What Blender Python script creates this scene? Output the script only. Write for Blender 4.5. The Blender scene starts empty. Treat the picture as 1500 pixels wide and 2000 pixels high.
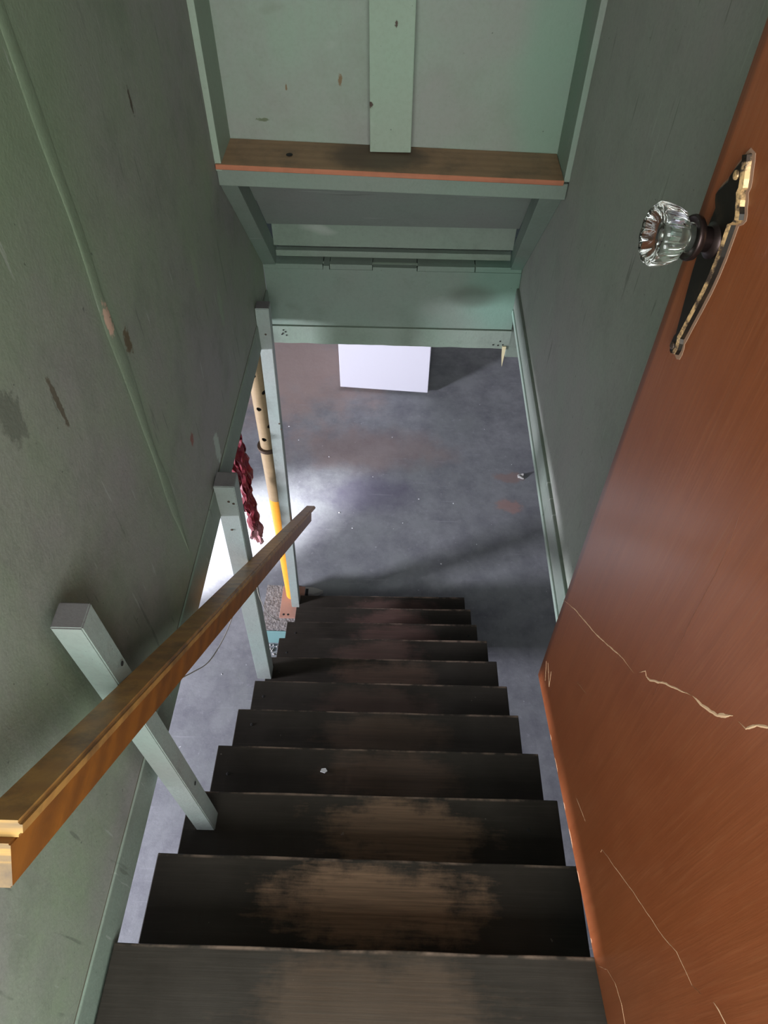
import bpy, bmesh, math, random
from mathutils import Vector, Matrix, noise
from mathutils.geometry import tessellate_polygon

random.seed(7)
sc = bpy.context.scene
COL = sc.collection
PI = math.pi

# ---------------------------------------------------------------- camera
F_PX = 1390.7
PITCH, YAW, ROLL = 0.889088, 0.0163637, 0.0128423
cam_d = bpy.data.cameras.new('camera')
cam = bpy.data.objects.new('camera', cam_d)
COL.objects.link(cam)
cam_d.sensor_fit = 'VERTICAL'
cam_d.sensor_height = 24.0
cam_d.lens = 24.0 * F_PX / 2000.0
cam_d.clip_start = 0.02
fw = Vector((0, math.cos(PITCH), -math.sin(PITCH)))
up = Vector((0, math.sin(PITCH), math.cos(PITCH)))
ri = Vector((1, 0, 0))
Rz = Matrix.Rotation(YAW, 3, 'Z')
fw, up, ri = Rz @ fw, Rz @ up, Rz @ ri
r2 = ri * math.cos(ROLL) + up * math.sin(ROLL)
u2 = up * math.cos(ROLL) - ri * math.sin(ROLL)
M = Matrix(((r2.x, u2.x, -fw.x, 0.0271497), (r2.y, u2.y, -fw.y, -0.188347),
            (r2.z, u2.z, -fw.z, 1.4528737), (0, 0, 0, 1)))
cam.matrix_world = M
sc.camera = cam

# ---------------------------------------------------------------- world, lights, exposure
world = bpy.data.worlds.new('world')
sc.world = world
world.use_nodes = True
world.node_tree.nodes['Background'].inputs[0].default_value = (0.55, 0.65, 0.8, 1)
world.node_tree.nodes['Background'].inputs[1].default_value = 0.25


def area(name, loc, target, sx, sy, power, color, spread=180):
    l = bpy.data.lights.new(name, 'AREA')
    l.shape = 'RECTANGLE'
    l.size, l.size_y = sx, sy
    l.energy = power
    l.color = color
    l.spread = math.radians(spread)
    o = bpy.data.objects.new(name, l)
    COL.objects.link(o)
    o.location = loc
    o.rotation_euler = (Vector(target) - Vector(loc)).to_track_quat('-Z', 'Y').to_euler()
    return o


# daylight through the window of the upper room, behind the camera
area('upper_window_light', (0.0, -1.27, 1.50), (-0.1, 1.0, 0.5), 1.5, 1.35, 84.0, (0.93, 0.98, 0.96))
# added side light, no known source, brightening the foot of the left stairwell wall
area('added_side_light', (1.67, -0.86, 1.0), (-0.45, 0.1, 0.4), 0.55, 0.9, 22.0, (0.84, 0.95, 1.0))
# daylight through the basement window
area('basement_window_light', (-4.68, 0.10, -0.42), (-0.4, 2.3, -1.9), 0.62, 0.36, 640.0, (0.86, 0.86, 1.0))
# sunbeam through the same window, falling on the floor beside the jack post
s = bpy.data.lights.new('sunbeam_light', 'SPOT')
s.energy = 22000.0
s.color = (0.93, 0.93, 1.0)
s.spot_size = math.radians(10.5)
s.spot_blend = 1.0
s.shadow_soft_size = 0.05
so = bpy.data.objects.new('sunbeam_light', s)
COL.objects.link(so)
so.location = (-4.66, 0.12, -0.45)
so.rotation_euler = (Vector((-1.22, 2.27, -2.03)) - so.location).to_track_quat('-Z', 'Y').to_euler()

sc.view_settings.view_transform = 'Standard'
sc.view_settings.look = 'None'
sc.view_settings.exposure = 0.0
sc.view_settings.gamma = 1.0
sc.view_settings.use_curve_mapping = False
sc.cycles.use_denoising = True
sc.cycles.max_bounces = 10
sc.cycles.transmission_bounces = 10
sc.cycles.sample_clamp_indirect = 6.0


# ---------------------------------------------------------------- material helpers
class NT:
    def __init__(self, name):
        self.m = bpy.data.materials.new(name)
        self.m.use_nodes = True
        self.t = self.m.node_tree
        self.b = self.t.nodes['Principled BSDF']
        self._c = None

    def n(self, typ, **kw):
        x = self.t.nodes.new(typ)
        for k, v in kw.items():
            setattr(x, k, v)
        return x

    def set(self, sock, v):
        if hasattr(v, 'outputs'):
            v = v.outputs[0]
        if isinstance(v, bpy.types.NodeSocket):
            self.t.links.new(v, sock)
        else:
            sock.default_value = v

    def coord(self, kind='Object'):
        if self._c is None:
            self._c = self.n('ShaderNodeTexCoord')
        return self._c.outputs[kind]

    def mapping(self, scale=(1, 1, 1), loc=(0, 0, 0), rot=(0, 0, 0), src=None):
        x = self.n('ShaderNodeMapping')
        self.set(x.inputs[0], src if src is not None else self.coord())
        x.inputs['Location'].default_value = loc
        x.inputs['Rotation'].default_value = rot
        x.inputs['Scale'].default_value = scale
        return x.outputs[0]

    def noise(self, scale=5, detail=4, rough=0.55, vec=None, dist=0.0):
        x = self.n('ShaderNodeTexNoise')
        self.set(x.inputs['Vector'], vec if vec is not None else self.coord())
        x.inputs['Scale'].default_value = scale
        x.inputs['Detail'].default_value = detail
        x.inputs['Roughness'].default_value = rough
        x.inputs['Distortion'].default_value = dist
        return x.outputs[0]

    def ramp(self, fac, stops, interp='LINEAR'):
        x = self.n('ShaderNodeValToRGB')
        x.color_ramp.interpolation = interp
        e = x.color_ramp.elements
        while len(e) < len(stops):
            e.new(0.5)
        for i, (p, c) in enumerate(stops):
            e[i].position = p
            e[i].color = (c, c, c, 1) if isinstance(c, (int, float)) else (*c, 1)
        self.set(x.inputs[0], fac)
        return x.outputs[0]

    def mix(self, fac, a, b, mode='MIX'):
        x = self.n('ShaderNodeMix', data_type='RGBA', blend_type=mode)
        self.set(x.inputs[0], fac)
        for sck, v in ((x.inputs[6], a), (x.inputs[7], b)):
            if isinstance(v, tuple):
                v = (*v, 1)
            self.set(sck, v)
        return x.outputs[2]

    def math(self, op, a, b=0.0, clamp=False):
        x = self.n('ShaderNodeMath', operation=op, use_clamp=clamp)
        self.set(x.inputs[0], a)
        self.set(x.inputs[1], b)
        return x.outputs[0]

    def blob(self, center, radii, soft=0.5, warp=0.0, wscale=8.0, src=None):
        """1 inside an ellipsoid at center, falling to 0 outside, with a noisy edge."""
        v = src if src is not None else self.coord()
        d = self.n('ShaderNodeVectorMath', operation='SUBTRACT')
        self.set(d.inputs[0], v)
        d.inputs[1].default_value = center
        e = self.n('ShaderNodeVectorMath', operation='DIVIDE')
        self.set(e.inputs[0], d.outputs[0])
        e.inputs[1].default_value = radii
        l = self.n('ShaderNodeVectorMath', operation='LENGTH')
        self.set(l.inputs[0], e.outputs[0])
        val = l.outputs['Value']
        if warp:
            nz = self.noise(wscale, 6, 0.65, v)
            val = self.math('ADD', val, self.math('MULTIPLY', self.math('SUBTRACT', nz, 0.5), warp))
        mr = self.n('ShaderNodeMapRange', interpolation_type='SMOOTHSTEP')
        self.set(mr.inputs[0], val)
        mr.inputs[1].default_value = 1.0 - soft
        mr.inputs[2].default_value = 1.0 + soft
        mr.inputs[3].default_value = 1.0
        mr.inputs[4].default_value = 0.0
        return mr.outputs[0]

    def bump(self, h, strength=0.3, dist=0.002):
        x = self.n('ShaderNodeBump')
        x.inputs['Strength'].default_value = strength
        x.inputs['Distance'].default_value = dist
        self.set(x.inputs['Height'], h)
        self.set(self.b.inputs['Normal'], x.outputs[0])

    def done(self, color, rough=0.6, metal=0.0, spec=0.5, coat=0.0, coat_rough=0.2):
        if isinstance(color, tuple):
            color = (*color, 1)
        self.set(self.b.inputs['Base Color'], color)
        self.set(self.b.inputs['Roughness'], rough)
        self.b.inputs['Metallic'].default_value = metal
        self.b.inputs['Specular IOR Level'].default_value = spec
        self.b.inputs['Coat Weight'].default_value = coat
        self.b.inputs['Coat Roughness'].default_value = coat_rough
        return self.m


def wall_paint(name, a, b, dark, scuffs=(), tint=None, rough=0.62, dirt=0.5):
    m = NT(name)
    big = m.noise(2.2, 5, 0.6)
    col = m.mix(m.ramp(big, [(0.36, 0.0), (0.64, 1.0)]), a, b)
    mid = m.noise(7.0, 6, 0.7)
    col = m.mix(m.ramp(mid, [(0.5, 0.0), (0.8, dirt)]), col, dark)
    fine = m.noise(90, 4, 0.7)
    col = m.mix(m.ramp(fine, [(0.3, 0.16), (0.55, 0.0)]), col, dark)
    # roller streaks, vertical
    st = m.noise(1.0, 4, 0.6, m.mapping((60, 60, 3)))
    col = m.mix(m.ramp(st, [(0.45, 0.0), (0.9, 0.35)]), col, b)
    if tint:
        for c, r, colr, amt in tint:
            f = m.blob(c, r, 0.5, 0.8, 5.0)
            col = m.mix(m.math('MULTIPLY', f, amt), col, colr)
    for c, r, colr in scuffs:
        f = m.blob(c, r, 0.22, 2.4, 85.0)
        col = m.mix(f, col, colr)
    # sparse long scratches, dark and pale
    s1 = m.noise(1.0, 2, 0.4, m.mapping((3, 75, 7), rot=(0.15, 0, 0)))
    col = m.mix(m.ramp(s1, [(0.70, 0.0), (0.75, 0.55)]), col, dark)
    s2 = m.noise(1.0, 2, 0.4, m.mapping((3, 95, 9), rot=(-0.2, 0, 0), loc=(0, 7, 3)))
    col = m.mix(m.ramp(s2, [(0.72, 0.0), (0.77, 0.45)]), col, (0.36, 0.38, 0.34))
    # small dark specks
    sp = m.noise(110, 2, 0.4)
    col = m.mix(m.ramp(sp, [(0.755, 0.0), (0.79, 0.6)]), col, (0.035, 0.035, 0.03))
    h = m.math('ADD', m.math('MULTIPLY', m.noise(160, 3, 0.6), 0.5), m.math('MULTIPLY', m.noise(14, 4, 0.6), 1.4))
    m.bump(h, 0.30, 0.003)
    return m.done(col, rough, spec=0.35)


G_A, G_B, G_D = (0.155, 0.215, 0.155), (0.175, 0.180, 0.158), (0.085, 0.095, 0.075)
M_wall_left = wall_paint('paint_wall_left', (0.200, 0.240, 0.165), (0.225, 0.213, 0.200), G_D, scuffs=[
    ((-0.45, 0.788, 0.735), (0.02, 0.013, 0.030), (0.55, 0.36, 0.27)),
    ((-0.45, 0.835, 0.655), (0.02, 0.014, 0.026), (0.10, 0.075, 0.04)),
    ((-0.45, 1.156, 0.054), (0.02, 0.022, 0.05), (0.34, 0.38, 0.33)),
    ((-0.45, 0.998, 0.246), (0.02, 0.012, 0.014), (0.20, 0.09, 0.07)),
    ((-0.45, 0.452, 0.83), (0.02, 0.025, 0.04), (0.13, 0.14, 0.11)),
    ((-0.45, 0.557, 0.76), (0.02, 0.006, 0.045), (0.10, 0.085, 0.06)),
    ((-0.45, 1.15, 0.93), (0.02, 0.005, 0.022), (0.06, 0.045, 0.03)),
    ((-0.45, 1.45, 0.30), (0.02, 0.018, 0.06), (0.22, 0.26, 0.19)),
    ((-0.45, 1.30, 0.50), (0.02, 0.018, 0.05), (0.22, 0.25, 0.18)),
], tint=[((-0.45, 0.70, 1.25), (0.05, 0.45, 0.35), (0.150, 0.215, 0.120), 0.6), ((-0.45, 0.79, 0.7), (0.05, 0.030, 0.75), (0.185, 0.245, 0.160), 0.6)])
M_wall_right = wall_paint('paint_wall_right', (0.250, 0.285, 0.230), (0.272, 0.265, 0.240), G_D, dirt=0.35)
M_panel = wall_paint('paint_far_panel', (0.215, 0.275, 0.215), (0.230, 0.235, 0.210), (0.13, 0.14, 0.10), dirt=0.3, tint=[
    ((0.40, 1.78, 0.75), (0.08, 0.2, 0.3), (0.16, 0.28, 0.20), 0.5)], scuffs=[
    ((-0.13, 1.775, 0.74), (0.006, 0.05, 0.014), (0.15, 0.10, 0.05)),
    ((-0.27, 1.775, 0.72), (0.003, 0.05, 0.010), (0.15, 0.10, 0.05)),
    ((-0.34, 1.775, 0.64), (0.018, 0.05, 0.005), (0.10, 0.12, 0.07))])
M_batten = wall_paint('paint_batten', (0.235, 0.310, 0.235), (0.24, 0.285, 0.225), (0.15, 0.17, 0.12), dirt=0.15, scuffs=[
    ((0.01, 1.75, 0.878), (0.004, 0.05, 0.007), (0.05, 0.03, 0.02)),
    ((-0.052, 1.75, 0.70), (0.006, 0.05, 0.008), (0.05, 0.03, 0.02))])
M_trim = wall_paint('paint_trim', (0.170, 0.222, 0.172), (0.175, 0.200, 0.168), (0.08, 0.09, 0.07), dirt=0.45)
M_post = wall_paint('paint_post', (0.265, 0.325, 0.295), (0.27, 0.285, 0.265), (0.12, 0.12, 0.10), dirt=0.3, rough=0.5)
M_board = wall_paint('paint_header', (0.150, 0.200, 0.160), (0.155, 0.180, 0.150), (0.075, 0.09, 0.065), dirt=0.45, tint=[
    ((0.42, 2.07, -0.05), (0.14, 0.1, 0.2), (0.12, 0.24, 0.18), 0.5), ((0.30, 2.07, -0.07), (0.08, 0.1, 0.045), (0.08, 0.09, 0.07), 0.6)])
M_dim = wall_paint('paint_grimy_band', (0.105, 0.135, 0.105), (0.12, 0.13, 0.11), (0.05, 0.06, 0.045), dirt=0.6)
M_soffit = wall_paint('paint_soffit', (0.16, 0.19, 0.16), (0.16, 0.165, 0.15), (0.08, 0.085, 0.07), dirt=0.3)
M_post_top = wall_paint('grimy_end_grain', (0.085, 0.08, 0.08), (0.12, 0.11, 0.11), (0.06, 0.05, 0.05), dirt=0.7)


def tread_mat():
    m = NT('dark_tread_paint')
    oi = m.n('ShaderNodeObjectInfo')
    loc = m.n('ShaderNodeVectorMath', operation='SCALE')
    m.set(loc.inputs[0], oi.outputs['Location'])
    loc.inputs['Scale'].default_value = 3.7
    add = m.n('ShaderNodeVectorMath', operation='ADD')
    m.set(add.inputs[0], m.coord())
    m.set(add.inputs[1], loc.outputs[0])
    v = add.outputs[0]
    base = m.mix(m.ramp(m.noise(4.5, 5, 0.6, v), [(0.3, 0.0), (0.7, 1.0)]), (0.017, 0.014, 0.011), (0.033, 0.028, 0.023))
    grain = m.noise(1.0, 5, 0.65, m.mapping((5, 160, 60), src=v))
    base = m.mix(m.ramp(grain, [(0.5, 0.0), (0.85, 0.35)]), base, (0.055, 0.047, 0.037))
    at = m.n('ShaderNodeAttribute', attribute_type='OBJECT', attribute_name='wear')
    ac = m.n('ShaderNodeAttribute', attribute_type='OBJECT', attribute_name='wear_red')
    ac2 = m.n('ShaderNodeAttribute', attribute_type='OBJECT', attribute_name='wear_x')
    sh = m.n('ShaderNodeCombineXYZ')
    m.set(sh.inputs[0], ac2.outputs['Fac'])
    sh.inputs[1].default_value = 0.022
    sub = m.n('ShaderNodeVectorMath', operation='SUBTRACT')
    m.set(sub.inputs[0], m.coord())
    m.set(sub.inputs[1], sh.outputs[0])
    vv = sub.outputs[0]
    sx = m.n('ShaderNodeSeparateXYZ')
    m.set(sx.inputs[0], vv)
    ell = m.n('ShaderNodeVectorMath', operation='DIVIDE')
    m.set(ell.inputs[0], vv)
    ell.inputs[1].default_value = (0.20, 0.074, 1.0)
    ln = m.n('ShaderNodeVectorMath', operation='LENGTH')
    m.set(ln.inputs[0], ell.outputs[0])
    w = m.math('ADD', ln.outputs['Value'], m.math('MULTIPLY', m.math('SUBTRACT', m.noise(6, 6, 0.7, v), 0.5), 2.2))
    w = m.math('ADD', w, m.math('MULTIPLY', m.math('SUBTRACT', m.noise(1.0, 4, 0.6, m.mapping((14, 130, 1), src=v)), 0.5), 0.9))
    mask = m.ramp(m.math('MULTIPLY', w, 0.5), [(0.34, 1.0), (0.60, 0.0)])
    mask = m.math('MULTIPLY', mask, at.outputs['Fac'])
    worn = m.mix(ac.outputs['Fac'], (0.21, 0.130, 0.080), (0.15, 0.075, 0.066))
    worn = m.mix(m.ramp(grain, [(0.35, 0.0), (0.7, 0.65)]), worn, (0.055, 0.036, 0.024))
    col = m.mix(mask, base, worn)
    # patchy paler nosing line, along the front edge
    sy = m.n('ShaderNodeSeparateXYZ')
    m.set(sy.inputs[0], m.coord())
    edge = m.ramp(sy.outputs[1], [(0.0, 0.0), (0.0985, 0.0), (0.102, 1.0)])
    nz = m.ramp(m.noise(11, 4, 0.7, v), [(0.42, 0.0), (0.6, 1.0)])
    col = m.mix(m.math('MULTIPLY', edge, m.math('MULTIPLY', nz, 0.7)), col, (0.20, 0.14, 0.105))
    sp = m.noise(45, 2, 0.4, v)
    col = m.mix(m.ramp(sp, [(0.78, 0.0), (0.80, 0.6)]), col, (0.16, 0.14, 0.12))
    m.bump(m.math('ADD', grain, m.math('MULTIPLY', mask, -0.6)), 0.35, 0.0012)
    rr = m.mix(mask, (0.42, 0.42, 0.42), (0.62, 0.62, 0.62))
    return m.done(col, rr, spec=0.15)


M_tread = tread_mat()


def wood_mat(name, c1, c2, grime, axis='Y', rough=0.4, ring=2.0, coat=0.0, grime_amt=0.6, stain=None, rx=0.0):
    m = NT(name)
    sc_ = {'X': (0.6, 9, 9), 'Y': (9, 0.6, 9), 'Z': (9, 9, 0.6)}[axis]
    v = m.mapping(sc_, rot=(rx, 0, 0))
    w = m.n('ShaderNodeTexWave', wave_type='RINGS', rings_direction=axis)
    m.set(w.inputs['Vector'], v)
    w.inputs['Scale'].default_value = ring
    w.inputs['Distortion'].default_value = 5.0
    w.inputs['Detail'].default_value = 3
    w.inputs['Detail Scale'].default_value = 1.2
    sc2 = {'X': (6, 220, 220), 'Y': (220, 6, 220), 'Z': (220, 220, 6)}[axis]
    fine = m.noise(1.0, 4, 0.6, m.mapping(sc2, rot=(rx, 0, 0)))
    col = m.mix(m.ramp(w.outputs[1], [(0.2, 0.0), (0.9, 0.75)]), c1, c2)
    col = m.mix(m.ramp(fine, [(0.4, 0.0), (0.75, 0.45)]), col, c2)
    if stain:
        col = m.mix(m.math('MULTIPLY', m.blob(stain[0], stain[1], 0.35, 0.9, 12.0), 0.75), col, (0.045, 0.034, 0.024))
    g = m.noise(9, 6, 0.7)
    col = m.mix(m.ramp(g, [(0.48, 0.0), (0.70, grime_amt)]), col, grime)
    m.bump(m.math('ADD', fine, w.outputs[1]), 0.2, 0.0008)
    return m.done(col, rough, coat=coat)


M_rail = wood_mat('varnished_rail_wood', (0.46, 0.235, 0.065), (0.36, 0.17, 0.05), (0.09, 0.05, 0.026), grime_amt=0.9, rough=0.38, ring=1.3, rx=0.7777)
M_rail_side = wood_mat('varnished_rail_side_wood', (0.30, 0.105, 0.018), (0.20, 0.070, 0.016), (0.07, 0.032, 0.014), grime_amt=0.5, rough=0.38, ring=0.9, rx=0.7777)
M_rail_end = wood_mat('raw_rail_end_grain', (0.42, 0.24, 0.07), (0.14, 0.10, 0.065), (0.07, 0.055, 0.05), axis='X', grime_amt=1.0, ring=9, rough=0.8)
M_ledge = wood_mat('bare_ledge_wood', (0.27, 0.165, 0.090), (0.22, 0.13, 0.070), (0.10, 0.065, 0.040), axis='X', rough=0.6, ring=1.0, grime_amt=0.6, stain=((-0.03, 0.02, 0.0), (0.13, 0.09, 0.05)))
M_ledge_edge = wood_mat('red_sawn_edge', (0.36, 0.125, 0.062), (0.27, 0.09, 0.045), (0.16, 0.06, 0.03), axis='X', rough=0.65, grime_amt=0.4)


def door_mat():
    m = NT('orange_brown_door_varnish')
    g1 = m.noise(1.0, 5, 0.6, m.mapping((70, 70, 2.5), rot=(0, 0.02, 0)))
    g2 = m.noise(1.0, 3, 0.6, m.mapping((260, 260, 9)))
    big = m.noise(3.2, 5, 0.6)
    col = m.mix(m.ramp(big, [(0.3, 0.0), (0.7, 1.0)]), (0.205, 0.054, 0.018), (0.262, 0.078, 0.028))
    col = m.mix(m.ramp(g1, [(0.4, 0.0), (0.8, 0.5)]), col, (0.16, 0.045, 0.013))
    col = m.mix(m.ramp(g2, [(0.5, 0.0), (0.9, 0.45)]), col, (0.34, 0.14, 0.06))
    # darker band painted along the free edge, standing in for its chamfer
    sx = m.n('ShaderNodeSeparateXYZ')
    m.set(sx.inputs[0], m.coord())
    col = m.mix(m.ramp(sx.outputs[0], [(0.0, 0.75), (0.014, 0.65), (0.020, 0.0)]), col, (0.060, 0.020, 0.010))
    m.bump(m.math('ADD', g1, g2), 0.35, 0.0006)
    return m.done(col, 0.29, spec=0.32, coat=0.08, coat_rough=0.15)


M_door = door_mat()
M_crack = NT('bare_wood_under_varnish').done((0.62, 0.40, 0.24), 0.8)
M_darkline = NT('dark_varnish_line').done((0.10, 0.03, 0.012), 0.6)


def floor_mat():
    m = NT('painted_concrete')
    n1 = m.noise(1.3, 6, 0.62)
    n2 = m.noise(6.5, 8, 0.72)
    n3 = m.noise(30, 5, 0.7)
    col = m.mix(m.ramp(n1, [(0.32, 0.0), (0.68, 1.0)]), (0.160, 0.170, 0.172), (0.225, 0.228, 0.240))
    col = m.mix(m.ramp(n2, [(0.42, 0.0), (0.70, 0.75)]), col, (0.095, 0.093, 0.112))
    col = m.mix(m.ramp(n3, [(0.58, 0.0), (0.78, 0.45)]), col, (0.31, 0.31, 0.33))
    # rusty, pinkish worn zones
    for c, r, cc, a in (((-0.15, 3.18, -2.03), (0.48, 0.18, 1), (0.20, 0.135, 0.115), 0.55),
                        ((-0.75, 4.05, -2.03), (0.65, 0.55, 1), (0.30, 0.215, 0.185), 0.8),
                        ((0.795, 2.945, -2.03), (0.09, 0.045, 1), (0.215, 0.145, 0.13), 0.75),
                        ((0.775, 2.715, -2.03), (0.09, 0.055, 1), (0.27, 0.17, 0.15), 0.8),
                        ((-0.10, 2.78, -2.03), (0.24, 0.15, 1), (0.085, 0.075, 0.115), 0.6),
                        ((-0.58, 0.15, -2.03), (0.10, 0.25, 1), (0.36, 0.19, 0.19), 0.7)):
        f = m.blob(c, r, 0.55, 1.7, 5.0) if r[0] > 0.2 else m.blob(c, r, 0.3, 2.6, 16.0)
        col = m.mix(m.math('MULTIPLY', f, a), col, cc)
    # scratches and scuffs
    w = m.noise(1.0, 3, 0.5, m.mapping((3, 70, 1), rot=(0, 0, 0.5)))
    col = m.mix(m.ramp(w, [(0.66, 0.0), (0.74, 0.4)]), col, (0.30, 0.30, 0.32))
    sp = m.noise(60, 2, 0.5)
    col = m.mix(m.ramp(sp, [(0.775, 0.0), (0.80, 0.7)]), col, (0.62, 0.62, 0.64))
    h = m.math('ADD', m.math('MULTIPLY', n2, 1.0), m.math('MULTIPLY', n3, 0.6))
    m.bump(h, 0.28, 0.005)
    rr = m.ramp(n2, [(0.3, 0.36), (0.7, 0.58)])
    return m.done(col, rr, spec=0.4)


M_floor = floor_mat()


def concrete_mat():
    m = NT('rough_concrete_block')
    vo = m.n('ShaderNodeTexVoronoi')
    m.set(vo.inputs['Vector'], m.coord())
    vo.inputs['Scale'].default_value = 75
    n = m.noise(60, 5, 0.7)
    col = m.mix(m.ramp(n, [(0.4, 0.0), (0.62, 1.0)]), (0.27, 0.25, 0.235), (0.13, 0.12, 0.115))
    m.bump(m.math('ADD', vo.outputs[0], n), 0.6, 0.004)
    return m.done(col, 0.9, spec=0.2)


M_block = concrete_mat()
M_teal = NT('flaking_teal_paint').done((0.16, 0.30, 0.29), 0.6)


def jack_mat(name, a, b):
    m = NT(name)
    n = m.noise(1.0, 5, 0.6, m.mapping((12, 12, 70)))
    col = m.mix(m.ramp(n, [(0.4, 0.0), (0.8, 0.6)]), a, b)
    n2 = m.noise(25, 3, 0.6)
    col = m.mix(m.ramp(n2, [(0.64, 0.0), (0.75, 0.5)]), col, (0.16, 0.10, 0.05))
    m.bump(n, 0.15, 0.001)
    return m.done(col, 0.5)


M_tan = jack_mat('tan_primer_steel', (0.27, 0.195, 0.105), (0.20, 0.14, 0.075))
M_yellow = jack_mat('yellow_painted_steel', (0.66, 0.27, 0.018), (0.55, 0.22, 0.015))
M_plate = jack_mat('rusty_plate_steel', (0.36, 0.20, 0.15), (0.24, 0.12, 0.09))
M_rust = NT('dark_rusty_steel').done((0.07, 0.045, 0.03), 0.7, metal=0.4)
M_caulk = NT('grimy_caulk_line').done((0.07, 0.06, 0.04), 0.9)
M_black = NT('dark_void').done((0.008, 0.007, 0.006), 0.9)
M_white = NT('white_enamel').done((0.56, 0.55, 0.60), 0.3, coat=0.1)
M_foot = NT('black_rubber').done((0.02, 0.02, 0.02), 0.8)
M_bronze = NT('dark_bronze').done((0.045, 0.030, 0.028), 0.38, metal=0.85)


def plate_mat():
    m = NT('worn_antique_brass')
    n = m.noise(28, 5, 0.65)
    col = m.mix(m.ramp(n, [(0.52, 0.0), (0.72, 0.5)]), (0.016, 0.012, 0.009), (0.10, 0.06, 0.03))
    return m.done(col, 0.4, metal=0.6)


def brass_mat():
    m = NT('rubbed_brass_edge')
    n = m.noise(60, 5, 0.7)
    col = m.mix(m.ramp(n, [(0.44, 0.0), (0.58, 1.0)]), (0.60, 0.38, 0.18), (0.06, 0.04, 0.03))
    return m.done(col, 0.42, metal=0.5)


M_plate_dark = plate_mat()
M_brass = brass_mat()
M_halo = NT('chipped_varnish_halo').done((0.30, 0.17, 0.11), 0.8)


def glass_mat():
    m = NT('clear_pressed_glass')
    m.b.inputs['Transmission Weight'].default_value = 1.0
    m.b.inputs['IOR'].default_value = 1.5
    return m.done((0.97, 0.99, 0.97), 0.02)


M_glass = glass_mat()
M_silver = NT('silvered_socket').done((0.40, 0.41, 0.38), 0.3, metal=0.9)


def rag_mat():
    m = NT('dark_red_plastic_cloth')
    n = m.noise(18, 5, 0.7)
    col = m.mix(m.ramp(n, [(0.3, 0.0), (0.7, 1.0)]), (0.12, 0.008, 0.015), (0.24, 0.022, 0.034))
    z = m.n('ShaderNodeSeparateXYZ')
    m.set(z.inputs[0], m.coord())
    col = m.mix(m.ramp(m.math('ADD', z.outputs[2], 1.215), [(0.0, 0.9), (0.16, 0.0)]), col, (0.60, 0.33, 0.33))  # pale pink lower end: light shining through it, put into the colour
    m.b.inputs['Transmission Weight'].default_value = 0.25
    return m.done(col, 0.35)


M_rag = rag_mat()
M_twine = NT('grey_twine').done((0.30, 0.28, 0.25), 0.8)
M_splinter = NT('raw_split_wood').done((0.50, 0.44, 0.26), 0.75)
M_chip = NT('white_paint_flake').done((0.65, 0.65, 0.66), 0.7)
M_plaster = NT('pale_plaster').done((0.32, 0.31, 0.29), 0.9)
M_drywall = wall_paint('paint_upper_room', (0.62, 0.63, 0.60), (0.60, 0.60, 0.57), (0.5, 0.5, 0.48), dirt=0.1)
M_upfloor = wood_mat('upper_floor_boards', (0.16, 0.10, 0.06), (0.12, 0.07, 0.04), (0.05, 0.04, 0.03), axis='Y')


# ---------------------------------------------------------------- mesh helpers
def link(name, bm, mat, parent=None, smooth=False, origin=None):
    me = bpy.data.meshes.new(name)
    bmesh.ops.recalc_face_normals(bm, faces=bm.faces)
    if origin is not None:
        bmesh.ops.translate(bm, verts=bm.verts, vec=-Vector(origin))
    bm.to_mesh(me)
    bm.free()
    for mm in (mat if isinstance(mat, (list, tuple)) else [mat]):
        me.materials.append(mm)
    if smooth:
        for p in me.polygons:
            p.use_smooth = True
    o = bpy.data.objects.new(name, me)
    COL.objects.link(o)
    if origin is not None:
        o.location = origin
    if parent is not None:
        o.parent = parent
        if origin is not None:
            o.location = Vector(origin) - parent.location
        else:
            o.matrix_parent_inverse = Matrix.Translation(-parent.location)
    return o


def bevel(bm, w, seg=2):
    if w:
        bmesh.ops.bevel(bm, geom=list(bm.edges), offset=w, segments=seg, affect='EDGES', profile=0.6)
    return bm


def bm_box(x0, x1, y0, y1, z0, z1, bv=0.0, bm=None):
    new = bm is None
    if new:
        bm = bmesh.new()
    vs = [bm.verts.new((x, y, z)) for x in (x0, x1) for y in (y0, y1) for z in (z0, z1)]
    for q in ((0, 1, 3, 2), (4, 6, 7, 5), (0, 4, 5, 1), (2, 3, 7, 6), (0, 2, 6, 4), (1, 5, 7, 3)):
        bm.faces.new([vs[i] for i in q])
    if new:
        bmesh.ops.recalc_face_normals(bm, faces=bm.faces)
        bevel(bm, bv)
    return bm


def bm_hex(pts, bv=0.0):
    """pts: 8 points, order x0y0z0,x0y0z1,x0y1z0,x0y1z1,x1y0z0,..."""
    bm = bmesh.new()
    vs = [bm.verts.new(p) for p in pts]
    for q in ((0, 1, 3, 2), (4, 6, 7, 5), (0, 4, 5, 1), (2, 3, 7, 6), (0, 2, 6, 4), (1, 5, 7, 3)):
        bm.faces.new([vs[i] for i in q])
    bmesh.ops.recalc_face_normals(bm, faces=bm.faces)
    return bevel(bm, bv)


def bm_prism(poly, axis, a, b, bv=0.0):
    """extrude polygon (list of 2-tuples) along axis from a to b. axis x: (y,z); y: (x,z); z: (x,y)"""
    bm = bmesh.new()

    def P(p, t):
        return {'x': (t, p[0], p[1]), 'y': (p[0], t, p[1]), 'z': (p[0], p[1], t)}[axis]
    A = [bm.verts.new(P(p, a)) for p in poly]
    B = [bm.verts.new(P(p, b)) for p in poly]
    bm.faces.new(A)
    bm.faces.new(B[::-1])
    n = len(poly)
    for i in range(n):
        bm.faces.new((A[i], B[i], B[(i + 1) % n], A[(i + 1) % n]))
    bmesh.ops.recalc_face_normals(bm, faces=bm.faces)
    return bevel(bm, bv)


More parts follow.
